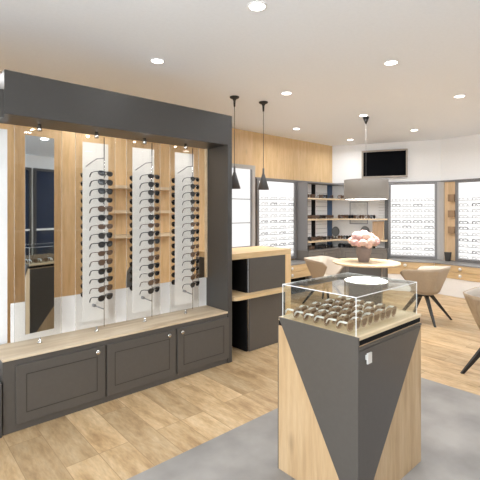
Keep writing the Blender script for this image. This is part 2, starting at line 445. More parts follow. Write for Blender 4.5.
# hanging acrylic panels
CXS = [.882, 1.317, 1.753, 2.19]
PY = 3.27
def panel_hardware(t, cx):
    bm = bmesh.new(); lathe(bm, [(0, 2.149), (.013, 2.149), (.013, 2.135), (.018, 2.12), (.018, 2.10), (.010, 2.096), (0, 2.096)], 16, cx, PY-.012); obj('top_clamp', bm, M['chrome'], t)
    bm = bmesh.new(); lathe(bm, [(0, .512), (.018, .512), (.018, .518), (.008, .522), (.008, .55), (0, .552)], 16, cx, PY-.012); obj('bottom_clamp', bm, M['chrome'], t)
def acr_panel(t, cx):
    w = .165; z0, z1 = .545, 2.125
    bm = bmesh.new(); bx(bm, cx-w, cx+w, PY, PY+.006, z0, z1); obj('acrylic_sheet', bm, M['acr'], t)
    bm = bmesh.new()
    for a in ((cx-w-.0012, cx-w, z0, z1), (cx+w, cx+w+.0012, z0, z1)): bx(bm, a[0], a[1], PY, PY+.006, a[2], a[3])
    obj('sheet_edge', bm, M['acr_edge'], t)
    panel_hardware(t, cx)
t = thing('mirror_panel', 'tall mirror framed in a clear sheet, leftmost panel hanging in the display cabinet', 'mirror')
acr_panel(t, CXS[0])
box('mirror', (-.105, .105, -.003, .003, .60, 2.055), M['mirror'], t, label='mirror glass', loc=(CXS[0], PY-.022, 0), rz=math.radians(7.6))

for cx in CXS: area('niche_spot', (cx, 3.10, 2.14), .03, .4, (1, .95, .9), rot=(math.radians(14), 0, 0))
BROWN = {4, 6, 9, 10, 13}
protoB = make_sunglasses(M['fr_black'], M['lens_dark']); protoR = make_sunglasses(M['fr_brown'], M['lens_brown'])
rearB = small_glasses('sunglasses', M['fr_black'], M['lens_dark'])
which = ['left', 'middle', 'right']
for j, cx in enumerate(CXS[1:]):
    t = thing('hanging_display', 'hanging clear sheet with white strip and rod of sunglasses, %s of three' % which[j], 'display panel', group='hanging eyewear panels in the display cabinet')
    acr_panel(t, cx)
    box('white_strip', (cx-.107, cx+.107, PY+.007, PY+.011, .60, 2.06), M['strip'], t, label='frosted white backing strip')
    rx = cx+.035; ry = 3.19
    bm = bmesh.new(); tube(bm, [(rx, ry, .56), (rx, ry, 2.10)], .0035, 8); obj('rod', bm, M['chrome'], t)
    bm = bmesh.new(); tube(bm, [(cx-.06, PY+.02, .60), (cx-.06, PY+.02, 2.02)], .0035, 8); obj('rod', bm, M['chrome'], t)
    bm = bmesh.new(); tube(bm, [(rx, ry, 1.93), (rx-.06, ry, 1.92), (rx-.10, ry+.01, 1.89), (rx-.12, PY-.004, 1.86)], .004, 8); obj('bracket', bm, M['alu'], t)
    bm = bmesh.new(); tube(bm, [(rx, ry, .70), (rx-.07, ry+.03, .735)], .005, 8); tube(bm, [(rx-.06, ry+.028, .732), (rx-.085, ry+.035, .742)], .012, 10); obj('bracket', bm, M['alu'], t)
    for i in range(15):
        z = 1.80-.0708*i
        # little arm that carries each pair
        s = copy_tree(protoR if i in BROWN else protoB)
        s.location = (rx-.012, 3.128, z); s.rotation_euler = (random.uniform(-.02, .02), 0, random.uniform(-.03, .03)+.42)
        s.scale = (1.22, .72, 1.0 if i % 3 else .85)
        colr = 'brown' if i in BROWN else 'black'
        s['label'] = '%s sunglasses, %s from the top on the cabinet\'s %s rod' % (colr, ORD[i], which[j])
        s['group'] = 'sunglasses on the %s rod' % which[j]
        q = copy_tree(rearB); q.location = (cx-.022, 3.372, z-.004); q.rotation_euler = (0, 0, PI+.0); q.scale = (1, .45, 1)
        tag(q, 'dark sunglasses behind the %s white strip, %s from the top' % (which[j], ORD[i]), 'sunglasses', 'sunglasses behind the %s strip' % which[j])
    bm = bmesh.new()
    for i in range(15):
        z = 1.80-.0708*i
        tube(bm, [(rx, ry, z+.006), (rx, 3.122, z+.006)], .0022, 5)
        tube(bm, [(cx-.03, PY+.02, z), (cx-.03, 3.368, z)], .0022, 5)
    tube(bm, [(cx-.06, PY+.02, 1.8), (cx-.03, PY+.02, 1.8)], .002, 5)
    o = obj('peg', bm, M['chrome'], t)
remove_tree(protoB); remove_tree(protoR); remove_tree(rearB)

# things behind the open niche
t = thing('wall_shelving', 'set of pale oak wall shelves seen through the display cabinet', 'shelf', (2.2, 5.08, 0))
for z in (1.81, 1.49, 1.17): box('shelf', (0, .95, -.22, 0, z-.02, z+.02), M['wood_tbl'], t)
t = thing('office_chair', 'grey mesh office chair behind the white lower panel of the display cabinet', 'chair', (2.36, 4.55, 0), -.3)
bm = bmesh.new()
pr = [( .17*math.copysign(abs(math.cos(a))**.7, math.cos(a)), .66+.22*math.copysign(abs(math.sin(a))**.8, math.sin(a))) for a in [2*PI*k/24 for k in range(24)]]
prism(bm, pr, -.16, -.13, 'y'); obj('backrest', bm, M['mesh_grey'], t, bevel=.008)
bm = bmesh.new(); bx(bm, -.2, .2, -.12, .28, .42, .48); obj('seat', bm, M['mesh_grey'], t, bevel=.02)
bm = bmesh.new(); tube(bm, [(0, -.145, .5), (0, -.14, .41), (0, 0, .38), (0, .05, .38)], .015, 8); tube(bm, [(0, .06, .06), (0, .06, .42)], .025, 12)
for k in range(5):
    a = 2*PI*k/5+.3; tube(bm, [(0, .06, .09), (.26*math.cos(a), .06+.26*math.sin(a), .04)], [.02, .015], 8)
    tube(bm, [(.26*math.cos(a)-.01, .06+.26*math.sin(a), .028), (.26*math.cos(a)+.012, .06+.26*math.sin(a), .028)], .027, 10)
obj('base', bm, M['blackmetal'], t)

# ------------------------------------------------------------------ reception counter
t = thing('reception_counter', 'high reception counter with pale oak waterfall top and dark grey front panels', 'counter')
box('top', (2.62, 3.595, 3.146, 3.67, .995, 1.057), M['wood_h'], t, bevel=.003)
box('end_panel', (3.497, 3.595, 3.146, 3.67, 0, .995), M['wood_v'], t, bevel=.003, label='pale oak end panel')
box('front_panel', (2.93, 3.497, 3.147, 3.17, 0.0, .995), M['grey'], t, bevel=.002)
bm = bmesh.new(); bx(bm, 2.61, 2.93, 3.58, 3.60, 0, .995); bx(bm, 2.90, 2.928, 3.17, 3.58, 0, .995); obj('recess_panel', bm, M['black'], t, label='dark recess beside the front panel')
box('side_panel', (2.605, 2.625, 3.42, 3.67, 0, .993), M['charcoal'], t)
bm = bmesh.new()
pts = [(2.63, 3.40), (2.63, 3.09)]+[(2.71-.08*math.cos(a), 3.10-.08*math.sin(a)+.03) for a in [PI/2*k/6 for k in range(1, 7)]]+[(3.47, 3.05), (3.47, 3.145), (2.928, 3.145), (2.897, 3.17), (2.897, 3.40)]
prism(bm, pts, .592, .628); obj('ledge', bm, M['wood_h'], t, bevel=.003, label='low pale oak bag ledge across the counter front')

# ------------------------------------------------------------------ pendants
def cone_pendant(x, y, label):
    t = thing('pendant_lamp', label, 'pendant lamp', (x, y, CZ), group='black cone pendants over the counter')
    bm = bmesh.new(); lathe(bm, [(0, 0), (.056, 0), (.058, -.01), (.05, -.018), (.024, -.03), (.014, -.05), (.010, -.12), (0, -.122)], 28); obj('canopy', bm, M['blackmetal'], t)
    bm = bmesh.new(); tube(bm, [(0, 0, -.12), (0, 0, -.86)], .0035, 6); obj('cord', bm, M['blackmetal'], t)
    bm = bmesh.new(); lathe(bm, [(.002, -.83), (.011, -.84), (.013, -.90), (.024, -.935), (.074, -1.105), (.070, -1.105), (.02, -.945), (.002, -.93)], 32); obj('shade', bm, M['pendant'], t)
    bm = bmesh.new(); lathe(bm, [(0, -1.095), (.058, -1.095)], 24); obj('bulb', bm, M['spot'], t)
    area('pendant_light', (x, y, CZ-1.11), .1, 2.5, (1, .86, .68))
cone_pendant(3.165, 3.665, 'black cone pendant on a thin cord next to the display cabinet, left of the pair')
cone_pendant(3.59, 3.60, 'black cone pendant on a thin cord above the counter end, right of the pair')

TX, TY = 5.30, 3.19
t = thing('drum_pendant', 'greige fabric drum pendant hanging over the round table', 'pendant lamp', (TX, TY, 0))
bm = bmesh.new(); lathe(bm, [(0, CZ), (.045, CZ), (.04, CZ-.02), (.008, CZ-.10), (0, CZ-.10)], 24); obj('canopy', bm, M['blackmetal'], t)
bm = bmesh.new(); tube(bm, [(0, 0, CZ-.1), (0, 0, 1.90)], .002, 6); obj('cord', bm, M['alu'], t)
bm = bmesh.new(); lathe(bm, [(.312, 1.668), (.312, 1.955), (.304, 1.955), (.304, 1.668), (.312, 1.668)], 64); lathe(bm, [(0, 1.925), (.304, 1.925), (.304, 1.932), (0, 1.932)], 64); obj('shade', bm, M['shade'], t)  # inner top disc added to keep the diffuser's glow off the ceiling
bm = bmesh.new(); lathe(bm, [(0, 1.672), (.303, 1.672), (.303, 1.680), (0, 1.680)], 64); obj('diffuser', bm, M['diffuser'], t, label='glowing white diffuser')
bm = bmesh.new()
for k in range(3):
    a = 2*PI*k/3; tube(bm, [(0, 0, 1.94), (.304*math.cos(a), .304*math.sin(a), 1.945)], .003, 6)
tube(bm, [(0, 0, 1.90), (0, 0, 1.95)], .02, 12)
obj('spider', bm, M['alu'], t)
area('drum_light', (TX, TY, 1.66), .5, 14, (1, .93, .84))

# ------------------------------------------------------------------ central display plinth
X0, X1, Y0, Y1 = 1.722, 2.412, 1.084, 1.604
t = thing('display_plinth', 'square oak and dark grey display plinth with diagonal panels, carrying the glass case', 'display case')
box('body', (X0, X1, Y0, Y1, .003, .838), M['wood_b'], t, bevel=.003, label='pale oak body')
bm = bmesh.new(); prism(bm, [(Y1-.012, .888), (Y0-.013, .888), (Y0-.013, .003), (Y0+.01, .003)], X0-.013, X0, 'x'); obj('side_panel', bm, M['grey'], t, bevel=.0015, label='dark grey triangular side panel')
bm = bmesh.new(); prism(bm, [(X0, .82), (X1-.03, .82), (X0+.02, .003), (X0, .003)], Y0-.013, Y0, 'y'); d = obj('door', bm, M['grey'], t, bevel=.0015, label='dark grey triangular door')
bm = bmesh.new(); bx(bm, 1.76, 1.80, Y0-.035, Y0-.027, .755, .808); bx(bm, 1.772, 1.788, Y0-.027, Y0-.013, .77, .793)
obj('handle', bm, M['nickel'], d, bevel=.002, label='square chrome handle')
bm = bmesh.new(); prism(bm, [(X0, .83), (X1, .83), (X0, .003)], Y1, Y1+.004, 'y'); obj('side_panel', bm, M['grey'], t, label='dark grey triangular rear panel')
box('rail', (X0, X1-.02, Y0-.012, Y0, .824, .836), M['grey'], t)
box('shadow_gap', (X0+.001, X1-.006, Y0+.004, Y1-.004, .838, .866), M['black'], t)
box('tray', (X0+.002, X1-.002, Y0-.002, Y1, .866, .886), M['wood_tray'], t, bevel=.002, label='pale maple display tray')
# glass case
gx0, gx1, gy0, gy1, gz0, gz1 = X0+.010, X1-.030, Y0+.012, Y1-.024, .886, 1.078
t = thing('glass_case', 'clear glass case over the sunglasses on the plinth', 'glass case', ((gx0+gx1)/2, (gy0+gy1)/2, gz0))
hx, hy, hz, th = (gx1-gx0)/2, (gy1-gy0)/2, gz1-gz0, .005
def pane(dims):
    return box('pane', dims, M['glass'], t)
pane((-hx, hx, -hy, -hy+th, 0, hz-th)); pane((-hx, hx, hy-th, hy, 0, hz-th))
pane((-hx, -hx+th, -hy+th, hy-th, 0, hz-th)); pane((hx-th, hx, -hy+th, hy-th, 0, hz-th))
pane((-hx, hx, -hy, hy, hz-th, hz))
bm = bmesh.new(); e = .0022
for sx in (-1, 1):
    for sy in (-1, 1):
        x, y = sx*hx, sy*hy
        bx(bm, min(x, x-sx*e)-.0003, max(x, x-sx*e)+.0003, min(y, y-sy*e)-.0003, max(y, y-sy*e)+.0003, 0, hz)
for sy in (-1, 1):
    y = sy*(hy+.0006); bx(bm, -hx, hx, y-.0006, y+.0006, hz-.0035, hz+.0003)
for sx in (-1, 1):
    x = sx*(hx+.0006); bx(bm, x-.0006, x+.0006, -hy, hy, hz-.0035, hz+.0003)
obj('polished_edge', bm, M['glass_edge'], t, label='bright polished glass edges')

# sunglasses in the tray: six rows by four
pa = make_sunglasses(M['fr_tan'], M['lens_tan'], .10, .45, .0042)
def colword(i): return ['left', 'second', 'third', 'rear'][i]
for c_ in pa.children:
    if c_.name.startswith('temple'): c_.data.materials[0] = M['nickel']
n = 0
for r in range(6):
    for c in range(4):
        s = pa if n == 0 else copy_tree(pa)
        s.location = (1.815+.128*c+random.uniform(-.005, .005), 1.158+.071*r, .917); s.rotation_euler = (.10, 0, .04*random.uniform(-1, 1))
        s.scale = (.90, .62, 1.2)
        s['label'] = 'brown sunglasses in glass case, %s row from right pane, %s from left' % (ORD[r], ORD[c])
        s['group'] = 'brown sunglasses in the glass case'
        n += 1

# ------------------------------------------------------------------ round table, vase, flowers
t = thing('round_table', 'round pale wood table on a grey box pedestal', 'table', (TX, TY, 0), R1)
bm = bmesh.new(); lathe(bm, [(0, .728), (.46, .728), (.478, .736), (.48, .745), (.476, .756), (0, .756)], 72, smooth=False); obj('tabletop', bm, M['wood_tbl'], t)
bm = bmesh.new(); bx(bm, -.22, .22, -.22, .22, .03, .728); obj('pedestal', bm, M['grey'], t, bevel=.006)
bm = bmesh.new(); bx(bm, -.26, .26, -.26, .26, 0, .03); obj('base', bm, M['grey'], t, bevel=.004)
VX, VY = TX-.03, TY+.02
t = thing('vase', 'brown stoneware vase of pink flowers on the round table', 'vase', (VX, VY, .756))
bm = bmesh.new(); lathe(bm, [(0, 0), (.07, 0), (.078, .02), (.098, .10), (.113, .18), (.116, .235), (.110, .24), (.104, .235), (.10, .18), (.07, .05), (0, .04)], 40); obj('body', bm, M['vase'], t)
def bloom_bm(r, seed):
    rnd = random.Random(seed); bm = bmesh.new()
    bmesh.ops.create_icosphere(bm, subdivisions=3, radius=r)
    dirs = [Vector((rnd.gauss(0, 1), rnd.gauss(0, 1), rnd.gauss(0, 1))).normalized() for _ in range(26)]
    for v in bm.verts:
        n = v.co.normalized()
        ds = sorted((n-d).length for d in dirs)
        v.co = n*r*(1+.34*min(.45, (ds[1]-ds[0]))-.08)
        v.co.z *= .86
    for f in bm.faces: f.smooth = False
    return bm
rnd = random.Random(5); k = 0
spots = [(0, 0, .40, .075)]
for ring, cnt, z, rr in ((.10, 6, .37, .07), (.165, 9, .30, .066), (.13, 6, .255, .05)):
    for i in range(cnt):
        a = 2*PI*(i+rnd.uniform(-.15, .15))/cnt+ring*9
        spots.append((ring*math.cos(a), ring*math.sin(a), z+rnd.uniform(-.015, .015), rr*rnd.uniform(.9, 1.1)))
for (x, y, z, r) in spots:
    bm = bloom_bm(r, k); o = obj('bloom', bm, M['petal'] if k % 3 else M['petal2'], t); o.location = (x, y, z)
    bm = bmesh.new(); tube(bm, [(0, 0, -r*.5), (-x*.6, -y*.6, -(z-.2)*.7), (-x*.85, -y*.85, -(z-.06))], .004, 5); obj('stem', bm, M['leaf'], o)
    k += 1
for i in range(7):
    a = 2*PI*i/7; bm = bmesh.new()
    c, s = math.cos(a), math.sin(a)
    v = [bm.verts.new(p) for p in ((.07*c, .07*s, .225), (.13*c-.03*s, .13*s+.03*c, .245), (.19*c, .19*s, .225), (.13*c+.03*s, .13*s-.03*c, .24))]
    r_ = bmesh.ops.extrude_face_region(bm, geom=[bm.faces.new(v)]); bmesh.ops.translate(bm, vec=(0, 0, .003), verts=[g for g in r_['geom'] if isinstance(g, bmesh.types.BMVert)])
    obj('leaf', bm, M['leaf'], t)

# ------------------------------------------------------------------ armchairs
def make_chair():
    t = thing('armchair', '', 'chair')
    # U-shaped shell: front is +y, back is -y
    def outline(q, k):           # q in -1..1 runs from one arm front round the back to the other
        hw = .290-.125*k; hd = .290-.115*k; rc = .13-.03*k; fy = .24-.09*k
        L1 = fy+hd-rc; L2 = rc*PI/2; L3 = hw-rc; T = L1+L2+L3
        sg = -1 if q < 0 else 1; d = (1-abs(q))*T
        if d < L1: return (sg*hw, fy-d)
        if d < L1+L2:
            a = (d-L1)/rc; return (sg*(hw-rc+rc*math.cos(a)), -hd+rc-rc*math.sin(a))
        return (sg*(hw-rc-(d-L1-L2)), -hd)
    NT, NZ = 60, 8
    def grid(off):
        g = []
        for i in range(NT+1):
            th = -1+2*i/NT
            u = abs(th)
            top = .74-.045*max(0, (u-.35)/.65)-.05*max(0, (u-.86)/.14)**2
            row = []
            for j in range(NZ+1):
                v = j/NZ; z = .385+(top-.385)*v
                k = (1-(z-.385)/.365)
                x, y = outline(th, k**1.1)
                l = math.hypot(x, y); x, y = x*(l-off)/l, y*(l-off)/l
                if u > .75: y -= .10*((u-.75)/.25)**2*(1-v)
                row.append((x, y, z))
            g.append(row)
        return g
    def sheet(a, b, za=0):
        bm = bmesh.new()
        GA = [[bm.verts.new(p) for p in r] for r in grid(a)]; GB = [[bm.verts.new((p[0], p[1], max(p[2]+za, .385))) for p in r] for r in grid(b)]
        q = lambda *v: setattr(bm.faces.new(v), 'smooth', True)
        for i in range(NT):
            for j in range(NZ):
                q(GA[i][j], GA[i+1][j], GA[i+1][j+1], GA[i][j+1]); q(GB[i][j], GB[i][j+1], GB[i+1][j+1], GB[i+1][j])
            q(GA[i][NZ], GA[i+1][NZ], GB[i+1][NZ], GB[i][NZ]); q(GA[i][0], GB[i][0], GB[i+1][0], GA[i+1][0])
        for i in (0, NT):
            for j in range(NZ): q(GA[i][j], GA[i][j+1], GB[i][j+1], GB[i][j])
        return bm
    obj('shell', sheet(0, .012), M['shell_out'], t)
    obj('inner_pad', sheet(.0125, .034, -.006), M['pad'], t)
    # underside pan
    bm = bmesh.new(); pts = []
    for k in range(32):
        a = 2*PI*k/32; x, y = math.copysign(abs(math.cos(a))**.7, math.cos(a))*.158, math.copysign(abs(math.sin(a))**.7, math.sin(a))*.162
        pts.append((x, y))
    prism(bm, pts, .37, .387); obj('seat_pan', bm, M['shell_out'], t)
    bm = bmesh.new()
    prism(bm, [(x*.88, y*.88+.02) for x, y in pts], .387, .455); obj('seat_cushion', bm, M['pad'], t, bevel=.02)
    bm = bmesh.new(); prism(bm, [(.06*math.cos(2*PI*k/16), .06*math.sin(2*PI*k/16)) for k in range(16)], .335, .37); obj('hub', bm, M['blackmetal'], t)
    for k in range(4):
        a = PI/4+PI/2*k; c, s = math.cos(a), math.sin(a)
        bm = bmesh.new()
        P = []
        for (r, z, w, h) in ((.03, .352, .020, .017), (.10, .335, .020, .017), (.37, .0, .011, .014)):
            ring = []
            for (su, sv) in ((-1, -1), (1, -1), (1, 1), (-1, 1)):
                rr = r+(sv*h if z < .3 or r > .05 else 0); zz = z+(0 if z == 0 else sv*h)
                ring.append(bm.verts.new((rr*c-su*w*s, rr*s+su*w*c, zz)))
            P.append(ring)
        for a_, b_ in zip(P, P[1:]):
            for i in range(4): bm.faces.new((a_[i], a_[(i+1) % 4], b_[(i+1) % 4], b_[i]))
        bm.faces.new(P[0][::-1]); bm.faces.new(P[-1])
        obj('leg', bm, M['blackmetal'], t)
    return t
ch = make_chair()
def place(o, x, y, fx, fy, label):
    o.location = (x, y, 0); o.rotation_euler = (0, 0, math.atan2(fy, fx)-PI/2); o['label'] = label; o['group'] = 'shell armchairs around the round table'
place(ch, 5.60, 2.48, 0, 1, 'tan shell armchair with black splayed legs right of the round table')
c2 = copy_tree(ch); place(c2, 5.36, 3.95, 0, -1, 'tan shell armchair left of the round table, facing it, cream inside showing')
c3 = copy_tree(ch); place(c3, 4.27, 1.16, 0, -1, 'greyed oak veneer shell armchair cut off by the right edge of the photo')
for c in c3.children:
    if c.name.startswith(('shell', 'seat_pan')):
        c.data = c.data.copy(); c.data.materials[0] = M['veneer']

# ------------------------------------------------------------------ wall displays
wire_dark = small_glasses('eyeglasses', M['fr_slate'], None, .0035, .05)
wire_pale = small_glasses('eyeglasses', M['fr_clear'], None, .0022, .05)
brown_small = small_glasses('sunglasses', M['fr_brown'], M['lens_brown'], .0045, .09)
black_small = small_glasses('sunglasses', M['fr_black'], M['lens_dark'], .0045, .09)

def wall_display(origin, rz, u0, u1, z0, z1, label, word, dark, tilt=0, depth=.06, ncol=4):
    ox, oy = origin
    t = thing('wall_display', label, 'eyewear display', (ox, oy, 0), rz)
    fw = .045
    box('frame_side', (u0, u0+fw, -depth, -.001, z0, z1), M['alu'], t); box('frame_side', (u1-fw, u1, -depth, -.001, z0, z1), M['alu'], t)
    box('frame_head', (u0+fw, u1-fw, -depth, -.001, z1-.03, z1), M['alu'], t); box('frame_sill', (u0+fw, u1-fw, -depth, -.001, z0, z0+.045), M['alu'], t)
    box('light_panel', (u0+fw, u1-fw, -.02, -.001, z0+.045, z1-.03), M['panel'], t, label='glowing white back panel')
    rows = 11; zt = z1-.32; dz = (zt-(z0+.09))/(rows-1)
    W = u1-u0-2*fw
    loc = Matrix.Translation((ox, oy, 0)) @ Matrix.Rotation(rz, 4, 'Z')
    for i in range(rows):
        z = zt-dz*i
        box('rail', (u0+fw, u1-fw, -.045, -.021, z-.038, z-.030), M['alu'], t)
        box('rail', (u0+fw, u1-fw, -.045, -.021, z-.036-dz/2, z-.032-dz/2), M['frame_l'], t) if i < rows-1 else None
        pat = dark.get(i, '....')
        for c in range(ncol):
            u = u0+fw+W*(c+.5)/ncol
            isd = pat[c] == 'x'
            q = copy_tree(wire_dark if isd else wire_pale)
            q.location = loc @ Vector((u, -.085, z-.012)); q.rotation_euler = (0, 0, rz); q.scale = (1.15, .6, 1.0)
            tag(q, '%s eyeglasses on %s, %s row down, %s from left' % ('dark framed' if isd else 'pale framed', word, ORD[i], ORD[c]), 'eyeglasses', 'eyeglasses on the '+word)
dark1 = {1: 'x.x.', 4: 'xxxx', 5: '.x.x', 7: 'xxx.', 9: '.x.x'}
wall_display((0, 5.08), 0, 4.86, 5.90, .6, 2.06, 'backlit eyewear wall display behind the reception counter, left of the corner shelves', 'left backlit display', {1: '.x.x', 4: 'xxxx', 6: 'x.x.', 8: '.xxx', 10: 'x..x'})
wall_display((A.x, A.y), R1, 1.117, 1.995, .575, 2.05, 'backlit eyewear wall display right of the corner shelves, below the wall screen', 'middle backlit display', dark1)
wall_display((B.x, B.y), R2, .30, 1.30, .575, 2.05, 'backlit eyewear wall display at the right edge of the photo', 'right backlit display', {1: '.xx.', 4: 'xxxx', 5: 'x..x', 7: 'xxxx', 9: '.x.x'}, ncol=4)

# niche between the two displays
t = thing('wall_niche', 'narrow warm oak niche with three small brown shelves between two backlit displays', 'niche', (B.x, B.y, 0), R2)
bm = bmesh.new(); bx(bm, .085, .295, -.03, -.001, .575, 2.05); obj('back', bm, M['warm_niche'], t)
box('post', (.0, .085, -.06, -.001, .575, 2.05), M['frame_l'], t)
for z in (1.68, 1.38, 1.08): box('shelf', (.18, .295, -.09, -.03, z, z+.13), M['brown_block'], t)
# small light post on the diagonal side of the corner
o = box('corner_post', (0, .07, -.05, -.001, .575, 2.05), M['frame_l'], loc=(A.x+d1.x*1.996, A.y+d1.y*1.996, 0), rz=R1)
tag(o, 'pale vertical corner post between middle display and niche', 'post')
o_ = Matrix.Translation((B.x, B.y, 0)) @ Matrix.Rotation(R2, 4, 'Z')
bm = bmesh.new(); prism(bm, [(-.05, .30), (.05, .30), (.03, 0), (-.03, 0)], -.04, .04, 'y')  # solid dark block standing in for a chair mirrored in the niche
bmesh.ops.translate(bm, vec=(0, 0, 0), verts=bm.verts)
o = obj('chair_reflection_block', bm, M['charcoal'], loc=o_ @ Vector((.22, -.16, .571)), rz=R2, bevel=.004)
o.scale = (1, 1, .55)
tag(o, 'small dark tapered block imitating a mirrored chair on the worktop in front of the niche', 'chair_reflection_block')

# head trims above displays
struct(box('trim_1', (4.83, A.x, 5.02, 5.08, 2.062, 2.085), M['alu']))
bm = bmesh.new(); bx(bm, 0, 2.05, -.06, 0, 2.055, 2.08); struct(obj('trim_2', bm, M['alu'], loc=(A.x, A.y, 0), rz=R1))
bm = bmesh.new(); bx(bm, 0, 1.6, -.06, 0, 2.055, 2.08); struct(obj('trim_3', bm, M['alu'], loc=(B.x, B.y, 0), rz=R2))

# ------------------------------------------------------------------ polylines along the bay for worktops and shelves
def off_line(P, d, depth):       # line shifted into the room
    n = Vector((d.y, -d.x)); return P+n*depth
def isect(p, d, q, e):
    det = d.x*(-e.y)+e.x*d.y; r = q-p
    t_ = (r.x*(-e.y)+e.x*r.y)/det
    return p+d*t_
d0 = Vector((1, 0)); P0 = Vector((0, 5.08))
def boomerang(x0, u1, depth, z0, z1, name, mat, parent=None, back=.001, **k):
    a0 = Vector((x0, 5.08-back)); a1 = Vector((x0, 5.08-depth))
    mid_o = isect(off_line(P0, d0, depth), d0, off_line(A, d1, depth), d1)
    mid_i = isect(off_line(P0, d0, back), d0, off_line(A, d1, back), d1)
    b_o = off_line(A+d1*u1, d1, depth); b_i = off_line(A+d1*u1, d1, back)
    bm = bmesh.new(); prism(bm, [tuple(p) for p in (a1, mid_o, b_o, b_i, mid_i, a0)], z0, z1)
    return obj(name, bm, mat, parent, **k), mid_o
# corner base cabinets
t = thing('corner_cabinet', 'warm grey corner base cabinets with panelled doors under the glasses shelves', 'cabinet')
boomerang(5.92, 1.10, .33, 0, .735, 'carcass', M['cab_grey'], t)
_, mo = boomerang(5.91, 1.105, .35, .735, .757, 'worktop', M['cab_grey'], t)
def cab_door(P, d, rz, u0, u1, depth, z0, z1, kn):
    o0 = off_line(P, d, depth)
    bm = bmesh.new(); bx(bm, u0, u1, -.016, 0, z0, z1); dd = obj('door', bm, M['cab_grey'], t, loc=(o0.x, o0.y, 0), rz=rz, bevel=.002)
    bm = bmesh.new(); g = .05; w = .007
    for a in ((u0+g, u1-g, z0+g, z0+g+w), (u0+g, u1-g, z1-g-w, z1-g), (u0+g, u0+g+w, z0+g+w, z1-g-w), (u1-g-w, u1-g, z0+g+w, z1-g-w)): bx(bm, a[0], a[1], -.0175, -.016, a[2], a[3])
    obj('groove', bm, M['grey'], dd)
    bm = bmesh.new(); lathe(bm, [(0, .022), (.012, .02), (.013, .012), (.005, .006), (.005, 0)], 14)
    bmesh.ops.rotate(bm, cent=(0, 0, 0), matrix=Matrix.Rotation(PI/2, 3, 'X'), verts=bm.verts)
    bmesh.ops.translate(bm, vec=(kn, -.016, z1-.045), verts=bm.verts); obj('knob', bm, M['chrome'], dd)
cab_door(P0, d0, 0, 5.95, 6.38, .33, .08, .72, 6.34); cab_door(P0, d0, 0, 6.39, 6.82, .33, .08, .72, 6.44)
cab_door(A, d1, R1, .26, .66, .33, .08, .72, .62); cab_door(A, d1, R1, .67, 1.08, .33, .08, .72, .71)

# corner shelf backing: mirror reflections built as solid pale panels and posts
t = thing('shelf_reflection', 'pale panels with black and blue strips imitating mirror reflections behind the corner shelves', 'panel')
box('panel', (5.92, 6.38, 5.05, 5.079, .76, 2.06), M['white_lam'], t); box('panel', (6.50, 6.90, 5.05, 5.079, .76, 2.06), M['white_lam'], t)  # pale panels standing in for mirror reflections
box('post', (6.385, 6.495, 5.04, 5.079, .76, 2.06), M['black'], t, label='black upright strip imitating a reflection'); box('post', (6.91, 7.06, 5.04, 5.079, .76, 2.06), M['blue'], t, label='blue upright strip imitating a reflection')
bm = bmesh.new()
for i in range(12):
    z = 1.86-.09*i
    bx(bm, 5.95, 6.36, 5.035, 5.05, z, z+.005); bx(bm, 6.52, 6.88, 5.035, 5.05, z, z+.005)
o = obj('rail', bm, M['alu'], t)
box('side_post', (5.905, 5.93, 4.78, 5.079, .76, 2.055), M['alu'], t)
# three shelves
rows = []
for z, w in ((1.735, 'top'), (1.335, 'middle'), (.915, 'bottom')):
    o, mo = boomerang(5.94, 1.10, .30, z-.014, z+.014, 'corner_shelf', M['wood_tbl'], back=.05)
    tag(o, 'pale oak corner shelf carrying sunglasses, %s of three' % w, 'shelf', 'corner glasses shelves')
    rows.append((z+.014, w+' corner shelf', mo, .30))
o, mo = boomerang(5.94, 1.10, .30, 2.03, 2.052, 'shelf_canopy', M['alu'], back=.05); tag(o, 'grey canopy board over the corner shelves', 'shelf')
rows.append((.757, 'grey corner cabinet top', mo, .28))
rnd = random.Random(9)
for zi, (z, word, _, dep) in enumerate(rows):
    n = 0
    for wing in (0, 1):
        P, d, rz = ((P0, d0, 0), (A, d1, R1))[wing]
        us = [6.03+.128*k for k in range(7)] if wing == 0 else [.20+.105*k for k in range(8)]
        for u in us:
            if zi == 0 and n % 3 == 2 and wing == 0: 
                n += 1; continue
            for lay in (0, 1):
                if lay == 1 and (zi == 0 or (wing == 1 and u > .5)): continue
                if lay == 1 and wing == 0 and u > 6.75: continue
                if wing == 1 and u > .9: continue
                if wing == 1 and zi == 2 and u > .75: continue
                if zi == 2 and lay == 1 and (wing == 1 or n == 5): continue
                pp = off_line(P+d*u, d, dep-.06-.11*lay)
                br = rnd.random() < (.62 if zi != 3 else .2)
                q = copy_tree(brown_small if br else black_small)
                q.location = (pp.x, pp.y, z+.036); q.rotation_euler = (rnd.uniform(-.04, .08), rnd.uniform(-.04, .04), rz+rnd.uniform(-.45, .45)); q.scale = (.90 if wing == 0 else .74, .6, 1.5)
                tag(q, '%s sunglasses on %s, %s from its left, %s row' % ('brown' if br else 'black', word, ORD[n], 'front' if lay == 0 else 'rear'), 'sunglasses', 'sunglasses on the '+word)
            n += 1
for q in (wire_dark, wire_pale, brown_small, black_small): remove_tree(q)

